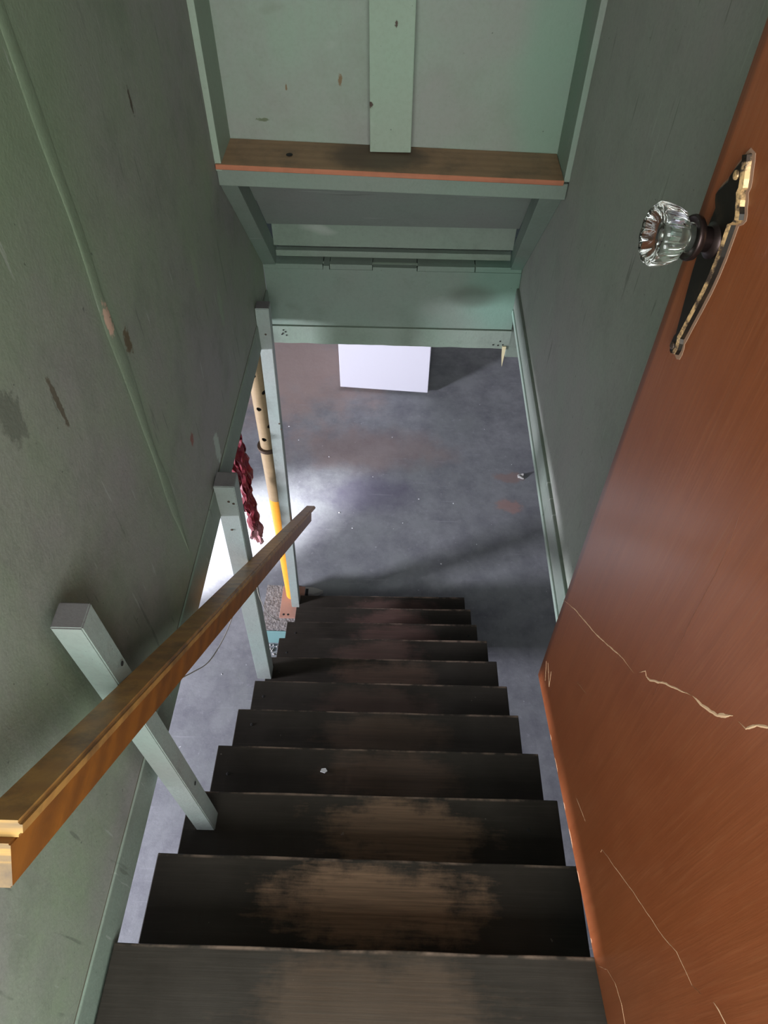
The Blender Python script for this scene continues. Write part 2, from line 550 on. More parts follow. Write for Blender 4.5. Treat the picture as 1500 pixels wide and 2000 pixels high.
def bm_lathe(prof, seg=32, axis_o=(0, 0, 0), axis='z', flute=None, cap=True):
    """prof list of (r, t). flute(angle, i) -> radius factor"""
    bm = bmesh.new()
    rings = []
    for i, (r, t) in enumerate(prof):
        ring = []
        for k in range(seg):
            a = 2 * PI * k / seg
            rr = r * (flute(a, i) if flute else 1.0)
            if axis == 'z':
                p = (axis_o[0] + rr * math.cos(a), axis_o[1] + rr * math.sin(a), axis_o[2] + t)
            elif axis == 'y':
                p = (axis_o[0] + rr * math.cos(a), axis_o[1] + t, axis_o[2] + rr * math.sin(a))
            ring.append(bm.verts.new(p))
        rings.append(ring)
    for i in range(len(rings) - 1):
        for k in range(seg):
            bm.faces.new((rings[i][k], rings[i][(k + 1) % seg], rings[i + 1][(k + 1) % seg], rings[i + 1][k]))
    if cap:
        bm.faces.new(rings[0][::-1])
        bm.faces.new(rings[-1])
    bmesh.ops.recalc_face_normals(bm, faces=bm.faces)
    return bm


def bm_tube(pts, r, seg=8):
    bm = bmesh.new()
    rings = []
    pts = [Vector(p) for p in pts]
    for i, p in enumerate(pts):
        t = (pts[min(i + 1, len(pts) - 1)] - pts[max(i - 1, 0)]).normalized()
        a = t.orthogonal().normalized() if i == 0 else (rings_a - t * rings_a.dot(t)).normalized()
        rings_a = a
        b = t.cross(a)
        rings.append([bm.verts.new(p + (a * math.cos(2 * PI * k / seg) + b * math.sin(2 * PI * k / seg)) * r) for k in range(seg)])
    for i in range(len(rings) - 1):
        for k in range(seg):
            bm.faces.new((rings[i][k], rings[i][(k + 1) % seg], rings[i + 1][(k + 1) % seg], rings[i + 1][k]))
    bm.faces.new(rings[0][::-1])
    bm.faces.new(rings[-1])
    return bm


def empty(name, loc=(0, 0, 0), label=None, cat=None, group=None, kind=None):
    o = bpy.data.objects.new(name, None)
    COL.objects.link(o)
    o.location = loc
    tag(o, label, cat, group, kind)
    return o


def tag(o, label=None, cat=None, group=None, kind=None):
    if label:
        o['label'] = label
    if cat:
        o['category'] = cat
    if group:
        o['group'] = group
    if kind:
        o['kind'] = kind
    return o


def structure(name, label, cat):
    return empty(name, (0, 0, 0), label, cat, kind='structure')


def wobble(bm, cuts, amp, freq, axis=None):
    """subdivide and roughen slightly"""
    bmesh.ops.subdivide_edges(bm, edges=list(bm.edges), cuts=cuts, use_grid_fill=True)
    for v in bm.verts:
        n = noise.noise_vector(v.co * freq)
        d = Vector(n) * amp
        if axis is not None:
            d = Vector(tuple(d[i] if i in axis else 0 for i in range(3)))
        v.co += d
    return bm


ZF = -2.028          # basement floor
RISE, RUN = 0.184374, 0.189518

# ---------------------------------------------------------------- basement shell
o = link('floor', bm_box(-4.8, 3.2, -2.2, 6.2, ZF - 0.1, ZF), M_floor)
tag(o, 'worn blue-grey painted concrete basement floor', 'floor', kind='structure')
# basement walls, with a window opening in the left one
wy0, wy1, wz0, wz1 = -0.25, 0.45, -0.64, -0.22
bl = structure('wall_basement_left', 'basement wall with a small high window', 'wall')
for y0, y1, z0, z1 in ((-2.2, wy0, ZF, 0.0), (wy1, 6.2, ZF, 0.0), (wy0, wy1, ZF, wz0), (wy0, wy1, wz1, 0.0)):
    link('wall_section', bm_box(-4.95, -4.8, y0, y1, z0, z1), M_drywall, bl)
wn = structure('window_1', 'small basement window', 'window')
for y0, y1, z0, z1 in ((wy0, wy1, wz0, wz0 + 0.03), (wy0, wy1, wz1 - 0.03, wz1), (wy0, wy0 + 0.03, wz0 + 0.03, wz1 - 0.03), (wy1 - 0.03, wy1, wz0 + 0.03, wz1 - 0.03)):
    link('window_frame', bm_box(-4.90, -4.85, y0, y1, z0, z1), M_post, wn)
for nm, b in (('wall_basement_far', (-4.95, 3.35, 6.2, 6.35)), ('wall_basement_near', (-4.95, 3.35, -2.35, -2.2))):
    tag(link(nm, bm_box(b[0], b[1], b[2], b[3], ZF, 0.0), M_drywall), 'basement wall', 'wall', kind='structure')
tag(link('wall_basement_right', bm_box(3.2, 3.35, -2.2, 6.2, ZF, 0.0), M_drywall), 'basement wall', 'wall', kind='structure')
ce = structure('ceiling_basement', 'basement ceiling around the stairwell', 'ceiling')
for x0, x1, y0, y1 in ((-4.95, -0.475, -2.35, 6.35), (0.50, 3.35, -2.35, 6.35), (-0.475, 0.50, 2.16, 6.35)):
    link('ceiling_section', bm_box(x0, x1, y0, y1, 0.02, 0.05), M_soffit, ce)

# ---------------------------------------------------------------- stairwell walls
HT = 2.45
YN = -0.25            # doorway wall
wl = structure('wall_left', 'scuffed green painted stairwell wall on the left, with a vertical taped seam', 'wall')
# lower edge runs slightly downhill: z(-.25)=-.022, z(2.07)=-.155
def zl(y):
    return -0.022 - 0.0575 * (y + 0.25)
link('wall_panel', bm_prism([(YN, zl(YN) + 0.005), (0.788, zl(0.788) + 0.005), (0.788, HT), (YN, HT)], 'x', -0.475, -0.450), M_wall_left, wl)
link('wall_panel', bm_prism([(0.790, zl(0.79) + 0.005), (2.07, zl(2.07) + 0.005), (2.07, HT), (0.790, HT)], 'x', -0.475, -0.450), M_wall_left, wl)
# taped seam: a low ridge with ragged edges
bm = bmesh.new()
N = 60
rows = []
for i in range(N + 1):
    z = 0.08 + (HT - 0.1) * i / N
    w1 = 0.016 + 0.010 * noise.noise(Vector((z * 6, 1.7, 0))) * 1.5 + 0.004
    w2 = 0.016 + 0.010 * noise.noise(Vector((z * 6, 7.7, 3))) * 1.5 + 0.004
    t = min(1.0, i / 4.0)
    yc = 0.79 + 0.004 * noise.noise(Vector((z * 3, 0, 5)))
    hgt = 0.0012
    rows.append([bm.verts.new((-0.4502, yc - w1 * t, z)), bm.verts.new((-0.450 + hgt, yc - w1 * t * 0.75, z)),
                 bm.verts.new((-0.450 + hgt * 0.3, yc, z)),
                 bm.verts.new((-0.450 + hgt, yc + w2 * t * 0.75, z)), bm.verts.new((-0.4502, yc + w2 * t, z))])
for i in range(N):
    for k in range(4):
        bm.faces.new((rows[i][k], rows[i][k + 1], rows[i + 1][k + 1], rows[i + 1][k]))
link('taped_seam', bm, M_wall_left, wl, smooth=True)
# trim board on the lower edge, rounded on its lower front edge
link('edge_board', bm_prism([(YN, zl(YN)), (2.07, zl(2.07)), (2.07, zl(2.07) + 0.098), (YN, zl(YN) + 0.105)], 'x', -0.470, -0.4455, 0.003), M_trim, wl)
bm = bmesh.new()
prev = None
for i in range(140):
    y = YN + (2.06 - YN) * i / 139
    zz = zl(y) + 0.105 - 0.003 * i / 139 + 0.0025 * noise.noise(Vector((y * 12, 2, 0)))
    w = 0.0016 + 0.0022 * max(0, noise.noise(Vector((y * 5, 6, 0))) + 0.3)
    cur = [bm.verts.new((-0.4500, y, zz + w)), bm.verts.new((-0.4493, y, zz)), bm.verts.new((-0.4500, y, zz - w))]
    if prev:
        for k in range(2):
            bm.faces.new((prev[k], prev[k + 1], cur[k + 1], cur[k]))
    prev = cur
link('caulk_crack', bm, M_caulk, wl)

wr = structure('wall_right', 'green painted stairwell wall on the right', 'wall')
def zr(y):
    return -0.135
link('wall_panel', bm_box(0.468, 0.495, YN, 2.07, -0.125, HT), M_wall_right, wr)
link('edge_board', bm_box(0.4585, 0.485, YN, 2.07, -0.112, -0.030, 0.003), M_dim, wr)
link('edge_bead', bm_box(0.4545, 0.478, YN, 2.062, -0.135, -0.113, 0.004), M_board, wr)

# far upper wall with battens (alcove above the ledge)
wf = structure('wall_far', 'pale green panelled wall above the wooden ledge', 'wall')
link('wall_panel', bm_box(-0.47, -0.001, 1.80, 1.815, 0.50, HT), M_panel, wf)
link('wall_panel', bm_box(0.001, 0.48, 1.80, 1.815, 0.50, HT), M_panel, wf)
link('batten', bm_box(-0.0545, 0.0545, 1.752, 1.7995, 0.5830, HT, 0.002), M_batten, wf)
link('corner_strip', bm_box(-0.4535, -0.434, 1.652, 1.80, 0.572, HT, 0.0015), M_batten, wf)
link('corner_strip', bm_box(0.4530, 0.468, 1.655, 1.80, 0.560, HT, 0.0015), M_panel, wf)

o = link('ceiling', bm_box(-0.475, 0.495, YN - 0.1, 2.2, HT, HT + 0.03), M_panel)
tag(o, 'stairwell ceiling', 'ceiling', kind='structure')

# wooden ledge board, tilted slightly down to the right
bm = wobble(bm_box(-0.449, 0.452, 1.645, 1.7985, 0, 0.0135), 0, 0, 1)
dz = lambda x: 0.5870 - 0.024 * (x + 0.449) / 0.90 - 0.0085
for v in bm.verts:
    v.co.z += dz(v.co.x)
# nudge front edge slightly
bevel(bm, 0.0012, 1)
for f in bm.faces:
    f.material_index = 0
bm.normal_update()
for f in bm.faces:
    if f.normal.y < -0.7:
        f.material_index = 1
ledge = link('ledge_board', bm, [M_ledge, M_ledge_edge], origin=(0.0, 1.72, 0.578))
tag(ledge, 'bare brown wooden board lying as a ledge below the far green wall', 'board')
link('knot_hole', bm_lathe([(0.0085, 0), (0.009, 0.0012), (0.004, 0.0014)], 12, (-0.265, 1.715, 0.5878)), M_black, ledge)

# rail under the ledge, sloping soffit and header: one framed bulkhead
bk = structure('trim_1', 'green boxed bulkhead with sloping soffit between ledge and header', 'trim')
link('ledge_rail', bm_hex([(-0.449, 1.655, 0.532), (-0.449, 1.655, 0.578), (-0.449, 1.70, 0.532), (-0.449, 1.70, 0.578),
                           (0.466, 1.655, 0.512), (0.466, 1.655, 0.5545), (0.466, 1.70, 0.512), (0.466, 1.70, 0.5545)], 0.002), M_board, bk)
d = Vector((0, 0.40, -0.48)).normalized()
nn = Vector((0, 0.768, 0.640))
P0 = Vector((0, 1.665, 0.530))
Ls = 0.634


def slab(name, x0, x1, s0, s1, o0, o1, mat, bv=0.0015, x0b=None, x1b=None):
    x0b = x0 if x0b is None else x0b
    x1b = x1 if x1b is None else x1b
    pts = []
    for (xa, xb) in ((x0, x0b), (x1, x1b)):
        for oo in (o0, o1):
            for (ss, xx) in ((s0, xa), (s1, xb)):
                p = P0 + d * ss + nn * oo
                pts.append((xx, p.y, p.z))
    return link(name, bm_hex(pts, bv), mat, bk)


slab('side_rail', -0.4495, -0.404, 0.0, Ls, 0.0, 0.066, M_board)
slab('side_rail', 0.405, 0.4675, 0.03, Ls, 0.0, 0.060, M_board, x0b=0.426)
slab('soffit_board', -0.404, 0.42, 0.04, 0.245, 0.062, 0.080, M_soffit)
slab('soffit_board', -0.404, 0.42, 0.251, 0.435, 0.067, 0.080, M_soffit)
link('riser_board', bm_box(-0.404, 0.425, 2.075, 2.09, 0.115, 0.24, 0.0015), M_trim, bk)
link('cleat', bm_box(-0.404, 0.425, 2.10, 2.125, 0.060, 0.083, 0.0015), M_trim, bk)
link('cleat', bm_box(-0.404, 0.425, 2.088, 2.10, 0.040, 0.0445, 0.001), M_batten, bk)
link('back_board', bm_box(-0.404, 0.425, 2.14, 2.15, 0.0, 0.30), M_soffit, bk)

# header: boards stacked with visible joints, ragged lip on top
hd = structure('trim_2', 'wide green header board across the foot of the stairwell opening', 'trim')
bm = bm_box(-0.4495, 0.4675, 2.072, 2.10, -0.212, 0.028, 0.0015)
link('header_board', bm, M_board, hd)
bm = bm_box(-0.4495, 0.4670, 2.066, 2.10, -0.292, -0.2145)
bmesh.ops.subdivide_edges(bm, edges=[e for e in bm.edges if abs(e.verts[0].co.x - e.verts[1].co.x) > 0.5], cuts=40)
for v in bm.verts:
    if v.co.z < -0.28:
        v.co.z += 0.004 * noise.noise(Vector((v.co.x * 14, 0, 2))) - 0.006 * (v.co.x + 0.45)
link('header_board', bm, M_trim, hd)
lips = [(-0.4495, -0.2385, 0.0), (-0.2365, -0.215, -0.003), (-0.213, -0.063, 0.001), (-0.061, 0.095, -0.004), (0.098, 0.30, 0.001), (0.303, 0.4670, 0.002)]
for a, b, dd in lips:
    link('lip_strip', bm_box(a, b, 2.070 + dd, 2.135, 0.0295, 0.048 + dd, 0.0012), M_board, hd)
link('header_back', bm_box(-0.4495, 0.4670, 2.101, 2.16, -0.285, 0.02), M_soffit, hd)
# knots and nail scars at the ends of the lower board
for x, z in ((-0.405, -0.232), (-0.398, -0.240), (-0.408, -0.247), (-0.412, -0.252), (-0.395, -0.256), (0.43, -0.262), (0.442, -0.278), (0.424, -0.281), (0.405, -0.279)):
    link('nail_scar', bm_lathe([(0.0035, -0.0008), (0.0028, 0.0008)], 7, (x, 2.0655, z), axis='y'), M_black, hd)
# green stub behind the right end of the header
o = link('trim_3', bm_box(0.478, 0.56, 2.17, 2.21, -0.42, 0.02, 0.002), M_trim)
tag(o, 'short green timber stub behind the right end of the header', 'trim', kind='structure')
# timber beam carried by the jack post
o = link('trim_4', bm_box(-4.8, -0.4755, 1.85, 1.99, -0.20, 0.0195), M_soffit)
tag(o, 'timber beam under the joists carried by the jack post', 'trim', kind='structure')

# wood splinter hanging from the header's right end
bm = bmesh.new()
a = [(0.441, 2.060, -0.283), (0.456, 2.060, -0.283), (0.456, 2.0655, -0.283), (0.441, 2.0655, -0.283)]
tipv = bm.verts.new((0.452, 2.062, -0.385))
mid = [bm.verts.new((p[0] * 0.6 + 0.449 * 0.4 + (0.001 if i % 2 else -0.001), p[1], -0.325)) for i, p in enumerate(a)]
top = [bm.verts.new(p) for p in a]
bm.faces.new(top)
for i in range(4):
    bm.faces.new((top[i], top[(i + 1) % 4], mid[(i + 1) % 4], mid[i]))
    bm.faces.new((mid[i], mid[(i + 1) % 4], tipv))
o = link('wood_splinter', bm, M_splinter, origin=(0.449, 2.062, -0.283))
tag(o, 'thin pale wood splinter hanging point-down from the header at the right', 'splinter')

# ---------------------------------------------------------------- upper room behind the camera
uf = structure('floor_upper', 'upper room floor and landing', 'floor')
link('floor_section', bm_box(-1.7, 1.7, -1.4, YN, -0.03, 0.0), M_upfloor, uf)
wnr = structure('wall_near', 'doorway wall at the head of the stairs', 'wall')
link('wall_section', bm_box(-1.7, -0.475, YN - 0.1, YN, 0.0, HT), M_drywall, wnr)
link('wall_section', bm_box(0.495, 1.7, YN - 0.1, YN, 0.0, HT), M_drywall, wnr)
link('wall_section', bm_box(-0.475, 0.495, YN - 0.1, YN, 2.30, HT), M_drywall, wnr)
tag(link('wall_upper_left', bm_box(-1.75, -1.7, -1.4, YN, 0.0, HT), M_drywall), 'upper room side wall', 'wall', kind='structure')
ur = structure('wall_upper_right', 'upper room side wall with a made-up narrow window', 'wall')
for y0, y1, z0, z1 in ((-1.4, -1.16, 0, HT), (-0.56, YN, 0, HT), (-1.16, -0.56, 0, 0.5), (-1.16, -0.56, 1.5, HT)):
    link('wall_section', bm_box(1.7, 1.78, y0, y1, z0, z1), M_drywall, ur)
wn_added = structure('added_window', 'made-up side window around the added light', 'window')  # unseen window, added to frame the extra side light
for y0, y1, z0, z1 in ((-1.16, -0.56, 0.5, 0.54), (-1.16, -0.56, 1.46, 1.5), (-1.16, -1.12, 0.54, 1.46), (-0.60, -0.56, 0.54, 1.46)):
    link('window_frame', bm_box(1.72, 1.76, y0, y1, z0, z1), M_post, wn_added)
ub = structure('wall_upper_back', 'upper room wall with a window behind the viewer', 'wall')
for x0, x1, z0, z1 in ((-1.7, -1.2, 0, HT), (1.2, 1.7, 0, HT), (-1.2, 1.2, 0, 0.75), (-1.2, 1.2, 2.25, HT)):
    link('wall_section', bm_box(x0, x1, -1.45, -1.3, z0, z1), M_drywall, ub)
wn2 = structure('window_2', 'upper room window', 'window')
for x0, x1, z0, z1 in ((-1.2, 1.2, 0.75, 0.79), (-1.2, 1.2, 2.21, 2.25), (-1.2, -1.16, 0.79, 2.21), (1.16, 1.2, 0.79, 2.21)):
    link('window_frame', bm_box(x0, x1, -1.40, -1.34, z0, z1), M_post, wn2)
tag(link('ceiling_upper', bm_box(-1.75, 1.75, -1.45, YN, HT, HT + 0.03), M_drywall), 'upper room ceiling', 'ceiling', kind='structure')

# ---------------------------------------------------------------- staircase
st = empty('staircase', (0, 0.95, ZF), 'steep open wooden staircase with worn dark brown treads', 'staircase')
xl = [-0.441, -0.4510, -0.4570, -0.4510, -0.4510, -0.4480, -0.4460, -0.4450, -0.4490, -0.4420, -0.4550]
xr = [0.4500, 0.4400, 0.4580, 0.4630, 0.4530, 0.4580, 0.4590, 0.4550, 0.4410, 0.4410, 0.4360]
yl = [0.001, 0.191, 0.379, 0.565, 0.754, 0.943, 1.133, 1.321, 1.509, 1.702, 1.888]
yr = [0.002, 0.190, 0.382, 0.567, 0.761, 0.949, 1.142, 1.335, 1.520, 1.715, 1.904]
wear = [(0.19, 0.0, 0.02), (0.85, 0.0, 0.02), (0.62, 0.0, 0.08), (0.26, 0.3, 0.03), (0.20, 0.1, 0.05), (0.18, 0.6, -0.03),
        (0.28, 0.35, 0.02), (0.30, 0.8, 0.0), (0.36, 0.9, 0.06), (0.42, 0.9, 0.06), (0.36, 0.9, 0.05)]
for k in range(11):
    z = -RISE * k
    dep = 0.235 if k else 0.25
    pts = []
    for (x, y1) in ((xl[k], yl[k]), (xr[k], yr[k])):
        for yy in (y1 - dep, y1):
            for zz in (z - 0.030, z):
                pts.append((x + (0.003 if yy < y1 else 0) * (-1 if x < 0 else 1), yy, zz))
    # reorder to x,y,z ordering expected by bm_hex
    bm = bm_hex(pts)
    L_ = [e for e in bm.edges if abs(e.verts[0].co.x - e.verts[1].co.x) > 0.5]
    bmesh.ops.subdivide_edges(bm, edges=L_, cuts=36)
    for v in bm.verts:
        if v.co.y > yl[k] - 0.02:
            v.co.y += 0.0018 * noise.noise(Vector((v.co.x * 7, k * 3.1, 0)))
            v.co.z += 0.0012 * noise.noise(Vector((v.co.x * 9, k * 5.1, 4)))
    org = (0.0, (yl[k] + yr[k]) / 2 - 0.105, z)
    o = link('tread', bm, M_tread, st, origin=org)
    o['wear'], o['wear_red'], o['wear_x'] = wear[k]
    bv = o.modifiers.new('edge', 'BEVEL')
    bv.width = 0.0022
    bv.segments = 2
    bv.limit_method = 'ANGLE'
# open stringers, set in from the tread ends, notched under each tread
for sx in (-0.385, 0.345):
    poly = []
    for k in range(0, 11):
        y1 = (yl[k] + yr[k]) / 2 - 0.035
        z = -RISE * k - 0.0305
        poly.append((y1 - RUN, z))
        poly.append((y1, z))
    poly = [(-0.249, -0.0305)] + poly[1:]
    poly += [(poly[-1][0], ZF), (poly[-1][0] - 0.16, ZF), (-0.249, -0.30)]
    link('stringer', bm_prism(poly, 'x', sx, sx + 0.04), M_tread, st)
# nail heads in the treads
for (x, k, off) in ((-0.40, 4, 0.05), (-0.41, 5, 0.06), (-0.405, 6, 0.06), (-0.405, 7, 0.07), (-0.405, 8, 0.06), (-0.41, 3, 0.08), (0.38, 2, 0.07), (0.40, 8, 0.05), (0.07, 4, 0.15), (0.08, 6, 0.10)):
    y = yl[k] - off
    link('nail_head', bm_lathe([(0.0048, 0.0002), (0.0048, 0.0008), (0.003, 0.0012)], 8, (x, y, -RISE * k)), M_black, st)

# ---------------------------------------------------------------- railing: three posts and a T-section rail
rg = empty('stair_railing', (-0.40, 0.30, -0.369), 'wooden handrail on three pale green posts along the left side of the stairs', 'railing')


def post(bx0, bx1, by0, by1, zb, tx0, tx1, ty0, ty1, zt):
    pts = []
    for (b, t) in (((bx0, by0), (tx0, ty0)), ((bx0, by1), (tx0, ty1)), ((bx1, by0), (tx1, ty0)), ((bx1, by1), (tx1, ty1))):
        pts += [(b[0], b[1], zb), (t[0], t[1], zt)]
    bm = bm_hex(pts)
    bmesh.ops.bevel(bm, geom=list(bm.edges), offset=0.002, segments=2, affect='EDGES')
    bm.normal_update()
    for f in bm.faces:
        f.material_index = 1 if f.normal.z > 0.9 else 0
    return link('post', bm, [M_post, M_post_top], rg)


post(-0.424, -0.378, 0.287, 0.329, -RISE * 2, -0.433, -0.388, 0.286, 0.328, 0.600)
post(-0.476, -0.421, 1.038, 1.092, -RISE * 6 + 0.0004, -0.446, -0.390, 1.038, 1.092, 0.030)
post(-0.499, -0.4565, 1.830, 1.874, -RISE * 10 - 0.03, -0.447, -0.401, 1.829, 1.873, 0.029)

# rail line: cap right edge (x=-.35): y .027 -> 2.053, z .663 -> -1.267
SL = -0.98465


def xo(y):
    return -0.335 - 0.04 * (y - 0.018) / 2.182


def zc(y):
    return 0.6945 + SL * (y - 0.018)


def rail_part(name, x0, x1, h0, h1, y0, y1, mat, bv, cutn=0.0, cutf=0.0):
    """bar along the slope; h measured perpendicular to the slope, ends cut square"""
    dv = Vector((0, 1, SL)).normalized()
    nv = Vector((0, -SL, 1)).normalized()
    A = Vector((0, y0, zc(y0)))
    B = Vector((0, y1, zc(y1)))
    pts = []
    for x in (x0, x1):
        for (E_, c) in ((A, cutn), (B, cutf)):
            for h in (h0, h1):
                p = E_ + nv * h + dv * c * h
                pts.append((x + xo(p.y), p.y, p.z))
    bm = bm_hex(pts)
    if bv:
        bmesh.ops.bevel(bm, geom=[e for e in bm.edges if abs(e.verts[0].co.y - e.verts[1].co.y) > 0.5], offset=bv, segments=3, affect='EDGES')
    bm.normal_update()
    for f in bm.faces:
        if f.normal.dot(dv) < -0.9 or f.normal.dot(dv) > 0.95:
            f.material_index = 1
    org = (A + B) / 2 + Vector(((x0 + x1) / 2 + xo((y0 + y1) / 2), 0, 0))
    o = link(name, bm, [mat, M_rail_end], rg, origin=org)
    return o


rail_part('rail_cap', -0.0495, 0.0, -0.0180, 0.0, 0.012, 2.200, M_rail, 0.0045)
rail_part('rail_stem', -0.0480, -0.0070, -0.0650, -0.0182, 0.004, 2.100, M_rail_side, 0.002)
for (y, xx, zz) in ((0.313, -0.3835, 0.447), (0.312, -0.3795, -0.105), (1.066, -0.398, -0.05), (1.062, -0.414, -0.75), (1.85, -0.414, -0.20)):
    bm = bm_lathe([(0.0042, 0.0), (0.0042, 0.0012)], 10)
    bmesh.ops.rotate(bm, verts=bm.verts, cent=(0, 0, 0), matrix=Matrix.Rotation(PI / 2, 3, 'Y'))
    bmesh.ops.translate(bm, verts=bm.verts, vec=(xx, y, zz))
    link('nail_head', bm, M_black, rg)

for (y, xx, zz) in ((1.0378, -0.414, -0.030), (1.0378, -0.402, -0.038), (1.0378, -0.425, -0.155), (1.8292, -0.421, -0.50), (1.8292, -0.416, -0.53), (1.8292, -0.423, -0.075)):
    link('nail_scar', bm_lathe([(0.0042, -0.0008), (0.0030, 0.0006)], 7, (xx, y - 0.0006, zz), axis='y'), M_rust, rg)

# ---------------------------------------------------------------- door
K = Vector((0.3650, 0.54855, -0.01407))
e1 = Vector((0.06591, -0.99751, 0.02514)).normalized()
nrm = Vector((-0.9978, -0.06607, -0.00561)).normalized()
e2 = e1.cross(-nrm).normalized()
ey = e2.cross(e1).normalized()
dr = empty('door_1', K, 'orange-brown varnished door standing open on the right with a glass knob', 'door', kind='structure')
dr.matrix_world = Matrix(((e1.x, ey.x, e2.x, K.x), (e1.y, ey.y, e2.y, K.y), (e1.z, ey.z, e2.z, K.z), (0, 0, 0, 1)))


def dlink(name, bm, mat, parent=dr, smooth=False):
    o = link(name, bm, mat, None, smooth)
    o.parent = parent
    return o


bm = bm_box(0, 0.78, 0.0, 0.035, 0, 2.0)
bmesh.ops.bevel(bm, geom=[e for e in bm.edges if abs(e.verts[0].co.z - e.verts[1].co.z) > 1 and e.verts[0].co.x < 0.01 and e.verts[0].co.y < 0.01],
                offset=0.005, segments=4, affect='EDGES')
dlink('door_slab', bm, M_door)


def crack(name, pts, w, mat, taper=True, y=-0.0004):
    """a narrow chip line on the door face, ragged width"""
    P = []
    for i in range(len(pts) - 1):
        a, b = Vector(pts[i]), Vector(pts[i + 1])
        n = max(2, int((b - a).length / 0.006))
        for j in range(n):
            P.append(a.lerp(b, j / n))
    P.append(Vector(pts[-1]))
    bm = bmesh.new()
    prev = None
    n = len(P)
    for i, p in enumerate(P):
        t = (P[min(i + 1, n - 1)] - P[max(i - 1, 0)]).normalized()
        nv = Vector((-t.y, t.x))
        f = min(1, 4 * min(i, n - 1 - i) / n + 0.12) if taper else 1
        ww = w * f * (0.75 + 0.5 * noise.noise(Vector((p.x * 90, p.y * 90, 3))))
        off = nv * 0.0012 * noise.noise(Vector((p.x * 60, p.y * 60, 9)))
        q = [p + off - nv * ww, p + off + nv * ww]
        cur = [bm.verts.new((q[0].x, 0.0002, q[0].y)), bm.verts.new(((q[0].x + q[1].x) / 2, y, (q[0].y + q[1].y) / 2)), bm.verts.new((q[1].x, 0.0002, q[1].y))]
        if prev:
            for k in range(2):
                bm.faces.new((prev[k], prev[k + 1], cur[k + 1], cur[k]))
        prev = cur
    return dlink(name, bm, mat)


crack('varnish_crack', [(0.0019, 0.2987), (0.0574, 0.3491), (0.1549, 0.4234), (0.1958, 0.4612), (0.2412, 0.5026), (0.2799, 0.5283)], 0.0022, M_crack)
crack('varnish_crack', [(0.2880, 0.5481), (0.2972, 0.5686), (0.3040, 0.566), (0.3128, 0.5729), (0.3423, 0.6192), (0.3651, 0.6481), (0.3858, 0.6755)], 0.0028, M_crack)
crack('varnish_crack', [(0.3858, 0.6755), (0.4057, 0.6917), (0.4298, 0.7176), (0.4441, 0.749)], 0.0042, M_crack)
crack('varnish_crack', [(0.4528, 0.7547), (0.4645, 0.7627), (0.4704, 0.7845), (0.4811, 0.8049), (0.50, 0.83)], 0.0028, M_crack)
crack('varnish_scratch', [(0.4239, 0.1767), (0.4227, 0.1871), (0.4618, 0.2337), (0.5095, 0.2924), (0.5537, 0.341), (0.5821, 0.3722), (0.6032, 0.4056), (0.6413, 0.4277), (0.6527, 0.4487)], 0.0014, M_crack)
crack('varnish_scratch', [(0.6634, 0.4794), (0.6726, 0.4884), (0.70, 0.505)], 0.0022, M_crack)
crack('varnish_scratch', [(0.5599, 0.004), (0.5766, 0.0667), (0.598, 0.0964), (0.6264, 0.1082), (0.6523, 0.1055)], 0.0006, M_crack)
crack('varnish_scratch', [(0.31, 0.10), (0.36, 0.125)], 0.0008, M_crack)
crack('varnish_scratch', [(0.03, 0.10), (0.07, 0.07), (0.055, 0.11)], 0.0008, M_crack)
crack('varnish_scratch', [(0.02, 0.09), (0.045, 0.05)], 0.0008, M_crack)
crack('varnish_scratch', [(0.155, 0.26), (0.20, 0.30)], 0.0006, M_crack)
crack('panel_split', [(0.3009, 0.9032), (0.3087, 0.8712), (0.3148, 0.8203), (0.3197, 0.7396), (0.3282, 0.6639), (0.3338, 0.5702)], 0.0009, M_darkline)
for a, b in ((0.145, 0.158), (0.195, 0.225), (0.285, 0.30), (0.335, 0.37), (0.41, 0.43), (0.52, 0.527)):
    crack('edge_chip', [(a, 0.0022), ((a + b) / 2, 0.0045), (b, 0.0018)], 0.0014, M_crack)

# escutcheon plate: ornate outline, bevelled
prof = [(0.926, 0.002), (0.930, 0.0085), (0.938, 0.0105), (0.946, 0.0095), (0.951, 0.0070), (0.956, 0.0085), (0.975, 0.0120), (1.00, 0.0170),
        (1.025, 0.0215), (1.045, 0.0235), (1.065, 0.0240), (1.085, 0.0225), (1.098, 0.0215), (1.103, 0.0280), (1.108, 0.0310), (1.113, 0.0285), (1.118, 0.0235),
        (1.123, 0.0205), (1.128, 0.0155), (1.133, 0.0165), (1.140, 0.0130), (1.147, 0.0085), (1.153, 0.0050), (1.158, 0.001)]
cxp = 0.0665


def plate_bm(grow, y0, y1, inset):
    bm = bmesh.new()
    cz = 1.04

    def outline(g, y):
        L = [(cxp - (w + g), y, cz + (h - cz) * (1 + g * 5)) for h, w in prof]
        Rr = [(cxp + (w + g), y, cz + (h - cz) * (1 + g * 5)) for h, w in prof][::-1]
        return [bm.verts.new(p) for p in L + Rr]
    A = outline(grow, y0)
    B = outline(grow - inset * 0.25, (y0 + y1 * 2) / 3)
    Cc = outline(grow - inset, y1)
    n = len(A)
    half = len(prof)
    for X, Y in ((A, B), (B, Cc)):
        for i in range(n):
            bm.faces.new((X[i], X[(i + 1) % n], Y[(i + 1) % n], Y[i]))
    for i in range(half - 1):
        bm.faces.new((Cc[i], Cc[i + 1], Cc[n - 2 - i], Cc[n - 1 - i]))
    for f in bm.faces:
        c = f.calc_center_median()
        ys = {round(v.co.y, 5) for v in f.verts}
        f.material_index = 1 if (c.x > cxp + 0.0005 and len(ys) > 1 and (min(ys) <= y1 + 1e-4 or c.z > 1.118 or 1.10 < c.z < 1.109)) else 0
    return bm


